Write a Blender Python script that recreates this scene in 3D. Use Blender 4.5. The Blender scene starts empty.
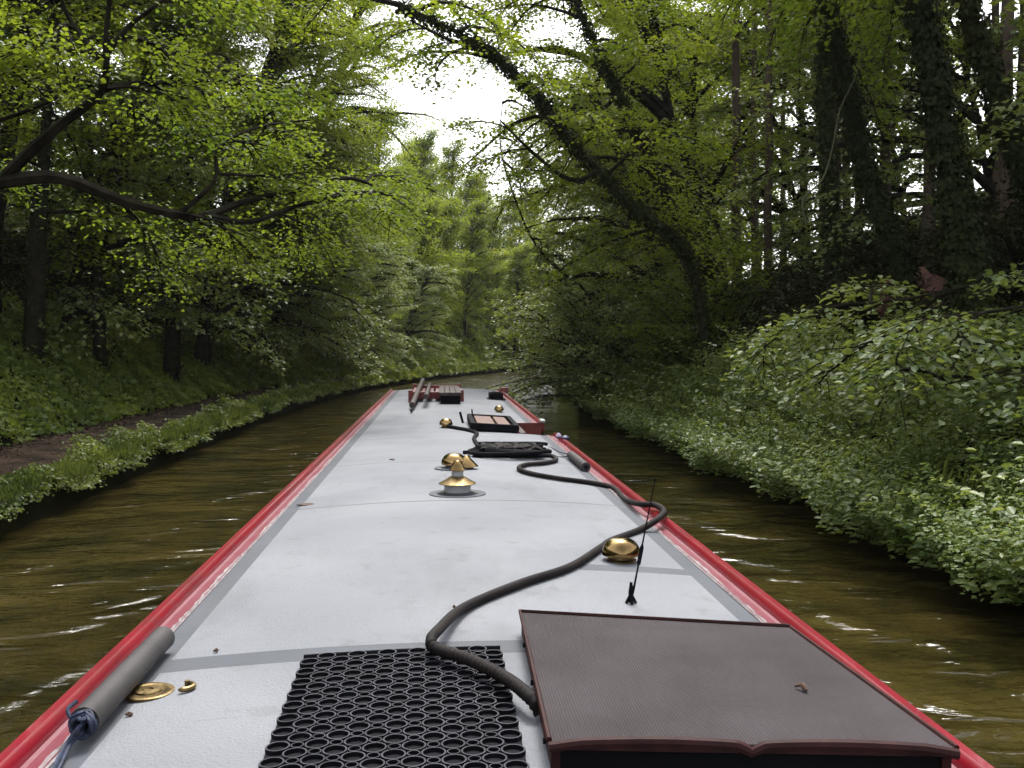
import bpy, math, random
import numpy as np
from mathutils import Vector, Matrix
R = math.radians
rng = np.random.default_rng(7)
random.seed(7)
scene = bpy.context.scene
COL = scene.collection

# ------------------------------------------------------------------ camera
CZ = 2.035; F = 1000.0
cam_d = bpy.data.cameras.new('camera'); cam = bpy.data.objects.new('camera', cam_d); COL.objects.link(cam)
PITCH = math.atan(41/F); YAW = math.atan(72/F)
cam.location = (0, 0, CZ); cam.rotation_euler = (R(90)-PITCH, 0, -YAW)
cam_d.sensor_width = 36; cam_d.lens = F/1024*36; cam_d.clip_end = 1000; cam_d.clip_start = .05
scene.camera = cam
CM = cam.rotation_euler.to_matrix()
def ray(px, py): return CM @ Vector(((px-512)/F, -(py-384)/F, -1))
def P(px, py, z):                       # point of the horizontal plane z seen there
    d = ray(px, py); t = (z-CZ)/d.z; return Vector((d.x*t, d.y*t, z))
def D(px, py, Y):                       # point at distance Y along the canal
    d = ray(px, py); t = Y/d.y; return Vector((d.x*t, Y, CZ+d.z*t))

# ------------------------------------------------------------------ helpers
class MB:
    def __init__(s): s.v = []; s.f = []; s.m = []
    def add(s, v, f, m=0):
        n = len(s.v); s.v += [tuple(p) for p in v]; s.f += [tuple(i+n for i in q) for q in f]; s.m += [m]*len(f); return s
    def box(s, x0, x1, y0, y1, z0, z1, m=0, M=None):
        v = [Vector(p) for p in ((x0,y0,z0),(x1,y0,z0),(x1,y1,z0),(x0,y1,z0),(x0,y0,z1),(x1,y0,z1),(x1,y1,z1),(x0,y1,z1))]
        if M is not None: v = [M @ p for p in v]
        return s.add(v, [(0,3,2,1),(4,5,6,7),(0,1,5,4),(1,2,6,5),(2,3,7,6),(3,0,4,7)], m)
    def tube(s, pts, rad, n=8, m=0, caps=True):
        pts = [Vector(p) for p in pts]
        if not hasattr(rad, '__len__'): rad = [rad]*len(pts)
        v = []; f = []; prev = None
        for i, p in enumerate(pts):
            t = (pts[min(i+1, len(pts)-1)]-pts[max(i-1, 0)])
            if t.length < 1e-9: t = Vector((0,0,1))
            t.normalize()
            if prev is None:
                a = Vector((0,0,1)) if abs(t.z) < .9 else Vector((1,0,0))
                prev = t.cross(a).normalized()
            u = (prev - t*prev.dot(t)).normalized(); w = t.cross(u); prev = u
            for k in range(n):
                a = 2*math.pi*k/n; v.append(p+(u*math.cos(a)+w*math.sin(a))*rad[i])
        for i in range(len(pts)-1):
            for k in range(n):
                f.append((i*n+k, i*n+(k+1) % n, (i+1)*n+(k+1) % n, (i+1)*n+k))
        if caps: f.append(tuple(range(n))[::-1]); f.append(tuple((len(pts)-1)*n+k for k in range(n)))
        return s.add(v, f, m)
    def lathe(s, prof, c=(0,0,0), n=32, m=0, sx=1, sy=1):
        v = []; f = []
        for r, z in prof:
            for k in range(n):
                a = 2*math.pi*k/n; v.append((c[0]+r*math.cos(a)*sx, c[1]+r*math.sin(a)*sy, c[2]+z))
        for i in range(len(prof)-1):
            for k in range(n): f.append((i*n+k, i*n+(k+1) % n, (i+1)*n+(k+1) % n, (i+1)*n+k))
        f.append(tuple(range(n))[::-1]); f.append(tuple((len(prof)-1)*n+k for k in range(n)))
        return s.add(v, f, m)
    def extrude(s, poly, y0, y1, m=0):    # (x,z) outline swept along y
        n = len(poly); v = [(x, y0, z) for x, z in poly]+[(x, y1, z) for x, z in poly]
        f = [(i, (i+1) % n, n+(i+1) % n, n+i) for i in range(n)]+[tuple(range(n))[::-1], tuple(range(n, 2*n))]
        return s.add(v, f, m)
    def build(s, name, mats, parent=None, smooth=False, bevel=0, loc=None):
        me = bpy.data.meshes.new(name); me.from_pydata(s.v, [], s.f)
        for mm in (mats if isinstance(mats, (list, tuple)) else [mats]): me.materials.append(mm)
        me.polygons.foreach_set('material_index', s.m)
        me.update(); o = bpy.data.objects.new(name, me); COL.objects.link(o)
        if parent: o.parent = parent
        if loc is not None: o.location = loc
        if smooth:
            me.polygons.foreach_set('use_smooth', [True]*len(s.f))
            me.set_sharp_from_angle(angle=R(40))
        if bevel:
            b = o.modifiers.new('bevel', 'BEVEL'); b.width = bevel; b.segments = 2; b.limit_method = 'ANGLE'
        return o
def empty(name, loc=(0,0,0), rz=0):
    o = bpy.data.objects.new(name, None); COL.objects.link(o); o.location = loc; o.rotation_euler = (0,0,rz); o.empty_display_size = .2; return o
def tag(o, label=None, cat=None, group=None, kind=None):
    if label: o['label'] = label
    if cat: o['category'] = cat
    if group: o['group'] = group
    if kind: o['kind'] = kind
    return o
def smooth_path(pts, n=10):
    pts = [Vector(p) for p in pts]; out = []
    for i in range(len(pts)-1):
        p0 = pts[max(i-1,0)]; p1 = pts[i]; p2 = pts[i+1]; p3 = pts[min(i+2, len(pts)-1)]
        for k in range(n):
            t = k/n
            out.append(.5*((2*p1)+(p2-p0)*t+(2*p0-5*p1+4*p2-p3)*t*t+(3*p1-p0-3*p2+p3)*t**3))
    out.append(pts[-1]); return out

# ------------------------------------------------------------------ materials
def new_mat(name):
    m = bpy.data.materials.new(name); m.use_nodes = True; nt = m.node_tree; b = nt.nodes['Principled BSDF']; return m, nt, b
def mat(name, col, rough=.6, metal=0, vary=.15, scale=8, bump=0, bscale=60, col2=None, spec=.5, detail=5, coat=0, dirt=0):
    m, nt, b = new_mat(name)
    tc = nt.nodes.new('ShaderNodeTexCoord'); nz = nt.nodes.new('ShaderNodeTexNoise')
    nz.inputs['Scale'].default_value = scale; nz.inputs['Detail'].default_value = detail
    nt.links.new(tc.outputs['Object'], nz.inputs['Vector'])
    cr = nt.nodes.new('ShaderNodeValToRGB'); cr.color_ramp.elements[0].position = .35; cr.color_ramp.elements[1].position = .65
    c2 = col2 or [c*(1+vary) for c in col]; c1 = col if col2 else [c*(1-vary) for c in col]
    cr.color_ramp.elements[0].color = (*c1, 1); cr.color_ramp.elements[1].color = (*c2, 1)
    nt.links.new(nz.outputs['Fac'], cr.inputs['Fac']); outc = cr.outputs['Color']
    if dirt:                            # water stains, scuffs and fine grime
        for sc_, lo, hi, am, stretch in ((2.3, .52, .70, dirt, (1, .35, 1)), (7, .58, .66, dirt*.8, (1, 1, 1)), (38, .66, .72, dirt*1.6, (1, 1, 1)), (26, .68, .72, dirt, (.12, 1, 1))):
            mp = nt.nodes.new('ShaderNodeMapping'); mp.inputs['Scale'].default_value = stretch; mp.inputs['Location'].default_value = (sc_, 0, 0)
            n4 = nt.nodes.new('ShaderNodeTexNoise'); n4.inputs['Scale'].default_value = sc_; n4.inputs['Detail'].default_value = 8; n4.inputs['Roughness'].default_value = .65
            nt.links.new(tc.outputs['Object'], mp.inputs[0]); nt.links.new(mp.outputs[0], n4.inputs['Vector'])
            mr = nt.nodes.new('ShaderNodeMapRange'); mr.inputs['From Min'].default_value = lo; mr.inputs['From Max'].default_value = hi; mr.inputs['To Max'].default_value = am
            nt.links.new(n4.outputs['Fac'], mr.inputs[0])
            mxx = nt.nodes.new('ShaderNodeMix'); mxx.data_type = 'RGBA'; nt.links.new(mr.outputs[0], mxx.inputs['Factor']); nt.links.new(outc, mxx.inputs[6]); mxx.inputs[7].default_value = (.055, .048, .038, 1); outc = mxx.outputs[2]
    nt.links.new(outc, b.inputs['Base Color'])
    b.inputs['Roughness'].default_value = rough; b.inputs['Metallic'].default_value = metal
    b.inputs['Specular IOR Level'].default_value = spec; b.inputs['Coat Weight'].default_value = coat
    if bump:
        n2 = nt.nodes.new('ShaderNodeTexNoise'); n2.inputs['Scale'].default_value = bscale; n2.inputs['Detail'].default_value = 4
        nt.links.new(tc.outputs['Object'], n2.inputs['Vector'])
        bp = nt.nodes.new('ShaderNodeBump'); bp.inputs['Strength'].default_value = bump; bp.inputs['Distance'].default_value = .01
        nt.links.new(n2.outputs['Fac'], bp.inputs['Height']); nt.links.new(bp.outputs['Normal'], b.inputs['Normal'])
    return m
def leaf_mat(name, ca, cb, trans=.35, rough=.5, tcol=None, clump=.5, spec=.35):
    """two leaf colours mixed leaf by leaf and clump by clump; light passes through the blades"""
    m, nt, b = new_mat(name); L = nt.links
    geo = nt.nodes.new('ShaderNodeNewGeometry')
    nz = nt.nodes.new('ShaderNodeTexNoise'); nz.inputs['Scale'].default_value = clump; nz.inputs['Detail'].default_value = 3
    L.new(geo.outputs['Position'], nz.inputs['Vector'])
    ma = nt.nodes.new('ShaderNodeMath'); ma.operation = 'MULTIPLY_ADD'; ma.inputs[1].default_value = .45; ma.inputs[2].default_value = -.22
    L.new(geo.outputs['Random Per Island'], ma.inputs[0])
    mb = nt.nodes.new('ShaderNodeMath'); mb.operation = 'MULTIPLY_ADD'; mb.inputs[1].default_value = 2.2; mb.inputs[2].default_value = -.6
    L.new(nz.outputs['Fac'], mb.inputs[0])
    ad = nt.nodes.new('ShaderNodeMath'); ad.operation = 'ADD'; ad.use_clamp = True; L.new(ma.outputs[0], ad.inputs[0]); L.new(mb.outputs[0], ad.inputs[1])
    mx = nt.nodes.new('ShaderNodeMix'); mx.data_type = 'RGBA'; L.new(ad.outputs[0], mx.inputs['Factor'])
    mx.inputs[6].default_value = (*ca, 1); mx.inputs[7].default_value = (*cb, 1)
    L.new(mx.outputs[2], b.inputs['Base Color']); b.inputs['Roughness'].default_value = rough; b.inputs['Specular IOR Level'].default_value = spec
    tr = nt.nodes.new('ShaderNodeBsdfTranslucent'); mul = nt.nodes.new('ShaderNodeMix'); mul.data_type = 'RGBA'; mul.blend_type = 'MULTIPLY'; mul.inputs['Factor'].default_value = 1
    L.new(mx.outputs[2], mul.inputs[6]); mul.inputs[7].default_value = (*(tcol or (1.75, 1.6, .7)), 1); mul.clamp_result = False
    L.new(mul.outputs[2], tr.inputs['Color'])
    ms = nt.nodes.new('ShaderNodeMixShader'); ms.inputs[0].default_value = trans
    L.new(b.outputs[0], ms.inputs[1]); L.new(tr.outputs[0], ms.inputs[2]); L.new(ms.outputs[0], nt.nodes['Material Output'].inputs['Surface'])
    return m
M = {}
M['beech'] = leaf_mat('beech_leaf', (.07,.125,.014), (.22,.27,.032), .5, spec=.2)
M['syc'] = leaf_mat('sycamore_leaf', (.055,.105,.018), (.18,.235,.036), .5, spec=.2)
M['hazel'] = leaf_mat('hazel_leaf', (.075,.125,.04), (.24,.29,.10), .38, .42, spec=.6)
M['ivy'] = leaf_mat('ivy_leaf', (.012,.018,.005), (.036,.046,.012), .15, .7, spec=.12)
M['under'] = leaf_mat('undergrowth_leaf', (.07,.125,.028), (.22,.29,.085), .32, .45, clump=1.6, spec=.55)
M['slope'] = leaf_mat('bank_leaf', (.07,.12,.026), (.22,.27,.055), .4, .55, clump=.7)
M['grass'] = leaf_mat('grass_blade', (.055,.09,.02), (.18,.22,.05), .35, .5, clump=.9)
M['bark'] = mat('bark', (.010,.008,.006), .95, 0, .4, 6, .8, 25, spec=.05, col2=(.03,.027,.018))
M['barkgreen'] = mat('mossy_bark', (.05,.055,.025), .9, 0, .3, 5, .6, 25, col2=(.09,.09,.04))
M['barkpink'] = mat('pine_bark', (.06,.038,.027), .9, 0, .3, 5, .8, 18, col2=(.11,.075,.055))
M['roof_light'] = mat('non_slip_roof_paint', (.165,.172,.19), .7, 0, 0, 1.6, .5, 160, col2=(.205,.211,.227), spec=.25, dirt=.22)
M['roof_band'] = mat('smooth_grey_roof_paint', (.080,.086,.098), .72, 0, 0, 2.5, .1, 60, col2=(.098,.104,.116), spec=.2, dirt=.25)
M['seam'] = mat('roof_seam', (.05,.053,.06), .6, 0, .2)
M['red'] = mat('red_gloss_paint', (.20,.004,.014), .32, 0, .15, 4, .05, 20, coat=.2, dirt=.3)
M['pink'] = mat('worn_red_paint', (.15,.014,.026), .5, 0, 0, 9, .1, 60, col2=(.17,.035,.052), detail=9)
M['chalk'] = mat('chipped_white_edge', (.15,.09,.095), .6, 0, 0, 30, .3, 80, col2=(.24,.22,.22))
M['hull'] = mat('black_hull_paint', (.004,.004,.005), .8, spec=.1)
M['navy'] = mat('dark_green_cabin_paint', (.012,.03,.02), .35)
M['brass'] = mat('polished_brass', (.25,.165,.07), .17, 1, .5, 12, .05, 8, coat=0)
M['oldbrass'] = mat('tarnished_brass', (.17,.12,.055), .42, 1, .3, 30, .2, 60)
M['white'] = mat('white_enamel', (.32,.32,.31), .4, 0, .08, 20)
M['black'] = mat('black_rubber', (.005,.005,.007), .8, 0, .3, 20, .1, 80, spec=.12)
M['matrub'] = mat('grey_mat_rubber', (.032,.033,.042), .6, 0, .4, 40, .2, 200, spec=.2)
M['hose'] = mat('dark_hose_rubber', (.010,.007,.0065), .75, 0, .5, 6, .15, 90, spec=.2)
M['fender'] = mat('grey_fender_rubber', (.030,.026,.026), .7, 0, .35, 5, .15, 60)
M['rope'] = mat('blue_rope', (.018,.026,.055), .7, 0, .5, 60, .3, 200)
M['wood'] = mat('varnished_wood', (.16,.065,.03), .4, 0, .3, 14, .1, 40)
M['woodpink'] = mat('worn_wood_panel', (.12,.055,.038), .6, 0, .2, 10, .1, 40)
M['plank'] = mat('weathered_plank', (.045,.030,.025), .7, 0, .3, 12, .3, 50)
M['brownedge'] = mat('dark_red_brown_edging', (.030,.009,.008), .6, 0, .3, 20, .1, 60, spec=.15)
M['rust'] = mat('rusty_red_paint', (.13,.018,.010), .45, 0, .25, 9, .1, 40)
M['dead'] = mat('dead_leaf', (.07,.035,.02), .8, 0, .4, 60)
M['stone'] = mat('red_sandstone', (.13,.06,.042), .9, 0, .3, 5, .8, 15)
M['blue'] = mat('blue_plastic', (.02,.025,.07), .4)
M['palepurple'] = mat('pale_cloth', (.25,.2,.3), .7)
def ribbed_mat():
    m, nt, b = new_mat('ribbed_brown_matting'); L = nt.links
    tc = nt.nodes.new('ShaderNodeTexCoord')
    w = nt.nodes.new('ShaderNodeTexWave'); w.inputs['Scale'].default_value = 55; w.bands_direction = 'X'; w.inputs['Distortion'].default_value = .3
    L.new(tc.outputs['Object'], w.inputs['Vector'])
    n = nt.nodes.new('ShaderNodeTexNoise'); n.inputs['Scale'].default_value = 5; n.inputs['Detail'].default_value = 8; L.new(tc.outputs['Object'], n.inputs['Vector'])
    cr = nt.nodes.new('ShaderNodeValToRGB'); cr.color_ramp.elements[0].color = (.032,.023,.025,1); cr.color_ramp.elements[1].color = (.054,.042,.046,1)
    cr.color_ramp.elements[0].position = .3; cr.color_ramp.elements[1].position = .7
    L.new(n.outputs['Fac'], cr.inputs['Fac'])
    mx = nt.nodes.new('ShaderNodeMix'); mx.data_type = 'RGBA'; mx.blend_type = 'MULTIPLY'; mx.inputs['Factor'].default_value = .4
    L.new(cr.outputs['Color'], mx.inputs[6]); L.new(w.outputs['Color'], mx.inputs[7]); L.new(mx.outputs[2], b.inputs['Base Color'])
    bp = nt.nodes.new('ShaderNodeBump'); bp.inputs['Strength'].default_value = .5; bp.inputs['Distance'].default_value = .003
    L.new(w.outputs['Fac'], bp.inputs['Height']); L.new(bp.outputs['Normal'], b.inputs['Normal']); b.inputs['Roughness'].default_value = .7; b.inputs['Specular IOR Level'].default_value = .25
    return m
M['ribbed'] = ribbed_mat()
def water_mat():
    m, nt, b = new_mat('murky_canal_water'); L = nt.links
    geo = nt.nodes.new('ShaderNodeNewGeometry')
    mp = nt.nodes.new('ShaderNodeMapping'); mp.inputs['Rotation'].default_value = (0,0,R(-28)); mp.inputs['Scale'].default_value = (1.0,1.9,1)
    L.new(geo.outputs['Position'], mp.inputs['Vector'])
    n1 = nt.nodes.new('ShaderNodeTexNoise'); n1.inputs['Scale'].default_value = .9; n1.inputs['Detail'].default_value = 2; n1.inputs['Distortion'].default_value = 1.0
    L.new(mp.outputs[0], n1.inputs['Vector'])
    n2 = nt.nodes.new('ShaderNodeTexNoise'); n2.inputs['Scale'].default_value = .9; n2.inputs['Detail'].default_value = 7; n2.inputs['Roughness'].default_value = .7
    L.new(geo.outputs['Position'], n2.inputs['Vector'])
    bp = nt.nodes.new('ShaderNodeBump'); bp.inputs['Strength'].default_value = .9; bp.inputs['Distance'].default_value = .13
    n3 = nt.nodes.new('ShaderNodeTexNoise'); n3.inputs['Scale'].default_value = 4.5; n3.inputs['Detail'].default_value = 3; n3.inputs['Distortion'].default_value = 1.2
    L.new(mp.outputs[0], n3.inputs['Vector'])
    mx = nt.nodes.new('ShaderNodeMath'); mx.operation = 'MULTIPLY_ADD'; mx.inputs[1].default_value = .16; L.new(n3.outputs['Fac'], mx.inputs[0]); L.new(n1.outputs['Fac'], mx.inputs[2])
    sx = nt.nodes.new('ShaderNodeSeparateXYZ'); L.new(geo.outputs['Position'], sx.inputs[0])
    def mth(op, a, b_=None, c=None):
        q = nt.nodes.new('ShaderNodeMath'); q.operation = op
        for k, v in enumerate((a, b_, c)):
            if v is None: continue
            if isinstance(v, (int, float)): q.inputs[k].default_value = v
            else: L.new(v, q.inputs[k])
        return q.outputs[0]
    ph = mth('ADD', mth('MULTIPLY', mth('ABSOLUTE', sx.outputs[0]), 6.3), mth('MULTIPLY', sx.outputs[1], 3.1))
    ph = mth('MULTIPLY_ADD', n1.outputs['Fac'], 9.0, ph)
    fade = mth('MULTIPLY', mth('MAXIMUM', mth('MULTIPLY_ADD', sx.outputs[1], -.07, 1.1), .0), .20)      # the boat's wash dies away ahead
    hh = mth('MULTIPLY_ADD', mth('SINE', ph), fade, mx.outputs[0])
    L.new(hh, bp.inputs['Height'])
    L.new(bp.outputs['Normal'], b.inputs['Normal'])
    cr = nt.nodes.new('ShaderNodeValToRGB'); cr.color_ramp.elements[0].color = (.016,.014,.004,1); cr.color_ramp.elements[1].color = (.056,.042,.011,1)
    cr.color_ramp.elements[0].position = .40; cr.color_ramp.elements[1].position = .62
    L.new(n2.outputs['Fac'], cr.inputs['Fac']); L.new(cr.outputs['Color'], b.inputs['Base Color'])
    b.inputs['Roughness'].default_value = .05; b.inputs['IOR'].default_value = 1.33
    return m
M['water'] = water_mat()
M['soil'] = mat('leaf_litter_soil', (.007,.007,.003), 1, 0, 0, 1.2, .9, 9, col2=(.018,.017,.007), spec=.03)
M['path'] = mat('towpath_gravel', (.014,.011,.006), .95, 0, 0, 2.2, .9, 22, col2=(.066,.042,.030), detail=9, spec=.1)

# ------------------------------------------------------------------ the cutting
def S(Y): Y = np.asarray(Y, float); return np.where(Y > 25, (np.clip(Y-25, 0, 55))**2/230., 0)+np.maximum(Y-80, 0)*.48
UL = np.array([-70,-55,-32,-22,-15,-10,-7.1,-6.9,-5.0,-4.75,-4.62,-4.6, 0, 4.58,4.6,5.2,6.8,9,13,20,32,50,60])
ZL = np.array([ 16, 14,12.5,9.6,5.9,2.6,.5,.38,.38,.36,.33,-.6,-.8,-.6,.35,.85,1.8,3.0,4.8,7.6,10,11,13])
def wob(x, y): return (np.sin(x*1.3+y*.7)*.5+np.sin(x*.55-y*.9+1.3)*.6+np.sin(x*2.9+y*2.3)*.2)
def H(X, Y):
    X = np.asarray(X, float); Y = np.asarray(Y, float); u = X-S(Y)
    z = np.interp(u, UL, ZL)
    a = np.clip(np.maximum((-7.2-u), (u-4.8))/2, 0, 1)
    return z+a*.16*wob(X, Y)
def slab_grid(us, ys, zf, name, m, add=0):
    v = []; f = []
    for y in ys:
        for u in us:
            x = u+float(S(y)); v.append((x, y, float(zf(x, y))+add))
    n = len(us)
    for j in range(len(ys)-1):
        for i in range(n-1): f.append((j*n+i, j*n+i+1, (j+1)*n+i+1, (j+1)*n+i))
    mb = MB(); mb.add(v, f); o = mb.build(name, m, smooth=True); return o
ys = list(np.arange(-40, 100, 1.0))+list(np.arange(100, 180, 8))
us = sorted(set([-40.,-36.]+list(np.arange(-30, -7, .8))+list(np.arange(5.2, 30, .8))+list(UL)))
tag(slab_grid(us, ys, H, 'ground', M['soil']), kind='structure')
tag(slab_grid([-6.9,-6.5,-6.1,-5.6,-5.0], ys, H, 'towpath', M['path'], .02), kind='structure')
wv = MB()
wv.add([(-40,-40,0),(60,-40,0),(60,110,0),(-40,110,0)], [(0,1,2,3)])
tag(wv.build('canal_water', M['water']), kind='structure')

# ------------------------------------------------------------------ leaves
LEAF = np.array([(0,0,0),(.36,.30,.0),(.30,.72,-.03),(0,1,-.10),(-.30,.72,-.03),(-.36,.30,.0)])
def nrm(a): return a/np.maximum(np.linalg.norm(a, axis=-1, keepdims=True), 1e-9)
def leaves_mesh(name, pos, nor, dr, size, m, parent=None, width=1.0):
    pos = np.asarray(pos, float); n = len(pos); nor = nrm(np.asarray(nor)); dr = dr-nor*np.sum(dr*nor, -1, keepdims=True); dr = nrm(dr); sd = np.cross(dr, nor)
    size = np.broadcast_to(size, (n,)).reshape(n, 1, 1)
    L = LEAF.reshape(1, 6, 3)
    lift = np.abs(L[..., 0:1])*.35
    v = pos[:, None]+size*(sd[:, None]*L[..., 0:1]*width+dr[:, None]*L[..., 1:2]+nor[:, None]*(L[..., 2:3]+lift))
    v = v.reshape(-1, 3)
    idx = np.arange(n)[:, None]*6
    q = np.concatenate([idx+np.array([[0,1,2,3]]), idx+np.array([[0,3,4,5]])], 1).reshape(-1)
    me = bpy.data.meshes.new(name); me.vertices.add(len(v)); me.vertices.foreach_set('co', v.ravel())
    me.loops.add(len(q)); me.loops.foreach_set('vertex_index', q.astype(np.int32))
    me.polygons.add(n*2); me.polygons.foreach_set('loop_start', (np.arange(n*2)*4).astype(np.int32)); me.polygons.foreach_set('loop_total', np.full(n*2, 4, np.int32))
    me.update(calc_edges=True); me.materials.append(m)
    o = bpy.data.objects.new(name, me); COL.objects.link(o)
    if parent: o.parent = parent
    return o
class Leaves:
    def __init__(s): s.p = []; s.n = []; s.d = []; s.s = []
    def along(s, a, b, n, size, spread=.2, droop=.05, tilt=.45, g=None):
        g = g or rng
        a = np.array(a); b = np.array(b); t = g.random(n)**.8
        side = np.array([-(b-a)[1], (b-a)[0], 0.]); side = side/(np.linalg.norm(side)+1e-9)
        off = g.normal(0, 1, n)*spread*(1.15-.6*t)
        p = a+(b-a)*t[:, None]+side*off[:, None]; p[:, 2] += g.normal(0, spread*.22, n)-np.abs(off)*droop*4
        d = (b-a)/(np.linalg.norm(b-a)+1e-9)*.8+side*np.sign(off)[:, None]+g.normal(0, .3, (n, 3)); d[:, 2] -= .25
        nn = g.normal(0, tilt, (n, 3)); nn[:, 2] = 1
        s.p.append(p); s.n.append(nn); s.d.append(d); s.s.append(size*g.uniform(.65, 1.25, n))
    def blob(s, c, r, n, size, g=None, tilt=.7):
        g = g or rng
        q = nrm(g.normal(0, 1, (n, 3)))*(g.random((n, 1))**.4)*np.array(r)
        nn = q/np.array(r)*.7+g.normal(0, tilt*.6, (n, 3)); nn[:, 2] += .8
        s.p.append(q+np.array(c)); s.n.append(nn); s.d.append(q+g.normal(0, .4, (n, 3))+np.array((0,0,-.2))); s.s.append(size*g.uniform(.6, 1.3, n))
    def build(s, name, m, parent=None, width=1.0):
        return leaves_mesh(name, np.concatenate(s.p), np.concatenate(s.n), np.concatenate(s.d), np.concatenate(s.s), m, parent, width)

def limb(mb, lv, p0, az, el, length, r, g, leafs, size, spread=.22, droop=1.0, twig_n=8, bend=None):
    """one limb: a drooping branch with twigs to both sides in a flattish spray"""
    pts = [Vector(p0)]; seg = 7; a = az; e = el
    for i in range(seg):
        a += g.normal(0, .16); e = e-droop*.17+g.normal(0, .10)
        d = Vector((math.cos(a)*math.cos(e), math.sin(a)*math.cos(e), math.sin(e)))
        pts.append(pts[-1]+d*length/seg)
    mb.tube(pts, [r*(1-i/seg)**.8+.006 for i in range(seg+1)], 5, caps=False)
    twigs(mb, lv, pts, g, leafs, size, spread, twig_n, length)
    return pts
def twigs(mb, lv, pts, g, leafs, size, spread, twig_n, length, s0=.2, rt=.008):
    seg = len(pts)-1
    for k in range(twig_n):
        s = s0+(1-s0)*(k+g.random()*.6)/twig_n; s = min(s, .999); i = int(s*seg); f = s*seg-i
        p = pts[i].lerp(pts[i+1], f); t = (pts[i+1]-pts[i]).normalized()
        for sg in (-1, 1):
            if g.random() < .12: continue
            ang = sg*(.75+g.normal(0, .2)); L = length*(.34*(1-s)+.10)*g.uniform(.7, 1.3)+.25
            d = Vector((t.x*math.cos(ang)-t.y*math.sin(ang), t.x*math.sin(ang)+t.y*math.cos(ang), t.z*.6+g.normal(.0, .12)-.05)).normalized()
            mid = p+d*L*.5; q = p+d*L+Vector((0,0,-.16*L))
            mb.tube([p, mid, q], [rt, rt*.7, .004], 3, caps=False)
            n = max(3, int(leafs*L))
            lv.along(p, q, n, size, spread, g=g)
    lv.along(pts[-2], pts[-1]+(pts[-1]-pts[-2])*.4, max(3, int(leafs*.6)), size, spread, g=g)

def build_tree(name, seed, Ht=14, lean=2.5, r0=.2, first=.12, limbs=36, L=4.8, leafs=26, size=.12, lm='beech', bm='bark', ivy=0, spread=.22, bias=.9, up=.35):
    g = np.random.default_rng(seed)
    root = empty(name); mb = MB(); br = MB(); lv = Leaves()
    tp = [Vector((lean*(t**1.6)+g.normal(0, .12)*t, g.normal(0, .15)*t, Ht*t-.4)) for t in np.linspace(0, 1, 12)]
    mb.tube(tp, [r0*(1-.85*i/11)+(.09 if i == 0 else 0) for i in range(12)], 9, caps=False)
    for k in range(limbs):
        t = first+(1-first)*((k+g.random())/limbs)**.9; i = min(int(t*11), 10); p = tp[i].lerp(tp[i+1], t*11-i)
        az = g.uniform(-math.pi, math.pi); toward = (math.cos(az)+1)/2
        if g.random() < bias*.55: az *= .45; toward = (math.cos(az)+1)/2
        ln = L*(1.15-.6*t)*(.55+.6*toward)*g.uniform(.75, 1.2)
        limb(br, lv, p, az, up+.5*t+g.normal(0, .15), ln, .05+.012*ln, g, leafs, size, spread, 1.0, 8)
    mb.build('trunk', M[bm], root, smooth=True); br.build('branches', M[bm], root, smooth=True); lv.build('crown', M[lm], root)
    if ivy: ivy_on(tp, [r0*(1-.85*i/11) for i in range(12)], root, g, ivy)
    return root
def ivy_on(pts, rad, root, g, n, size=.06, top=.75):
    n = int(n*1.9)
    lv = Leaves(); pts = [np.array(p) for p in pts]; m = len(pts)-1
    s = g.random(n)**1.1*top*m; i = np.minimum(s.astype(int), m-1); f = (s-i)[:, None]
    A = np.array(pts); p = A[i]*(1-f)+A[i+1]*f; rr = np.interp(s, range(m+1), rad)
    t = nrm(A[i+1]-A[i]); q = nrm(np.cross(t, g.normal(0, 1, (n, 3))))
    puff = 1.0+.35*np.sin(s*5.1+np.arctan2(q[:, 1], q[:, 0])*2)
    p = p+q*(rr+np.abs(g.normal(.03, .06, n))*puff+.01)[:, None]
    lv.p.append(p); nn = q+g.normal(0, .35, (n, 3)); nn[:, 2] += .35; lv.n.append(nn); lv.d.append(g.normal(0, .5, (n, 3))+np.array((0,0,-1))); lv.s.append(size*g.uniform(.6, 1.4, n))
    return lv.build('ivy', M['ivy'], root, 1.2)
def copy_thing(o):
    c = o.copy(); COL.objects.link(c)
    for ch in [x for x in KIDS[o.name]]:
        d = ch.copy(); COL.objects.link(d); d.parent = c
    return c
protos = []
for i, kw in enumerate([dict(lm='beech', Ht=14, lean=3.9, L=5.5, limbs=38, first=.26, up=.75, spread=.36, leafs=52, size=.078), dict(lm='syc', Ht=15, lean=3.0, L=5.1, limbs=36, first=.30, size=.085, leafs=48, up=.85, spread=.34),
                        dict(lm='beech', Ht=12, lean=3.8, L=5.4, first=.14, limbs=32, up=.55, spread=.36, leafs=50, size=.08), dict(lm='syc', Ht=17, lean=1.2, L=4.0, first=.40, limbs=26, r0=.24, ivy=3600, up=.7, spread=.27, bm='barkgreen'),
                        dict(lm='hazel', Ht=8, lean=2.6, L=4.4, first=.08, limbs=36, r0=.09, up=.5, size=.11, leafs=30),
                        dict(lm='beech', Ht=15, lean=1.6, L=5.0, first=.1, limbs=46, up=1.0, spread=.8, leafs=28, size=.19), dict(lm='syc', Ht=19, lean=.6, L=3.0, first=.62, limbs=18, r0=.125, bm='barkpink', size=.14, leafs=22)]):
    protos.append(build_tree(['beech_tree','sycamore_tree','beech_tree','ivy_clad_tree','hazel_tree','ash_tree','pine_tree'][i], 100+i, **kw))
bpy.context.view_layer.update()
KIDS = {p.name: list(p.children) for p in protos}
used = [False]*len(protos)
KINDS = ['yellow-green beech', 'broad sycamore', 'low spreading beech', 'tall ivy-clad tree', 'bushy hazel', 'full-crowned pale ash', 'tall slim bare-stemmed tree']
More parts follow.
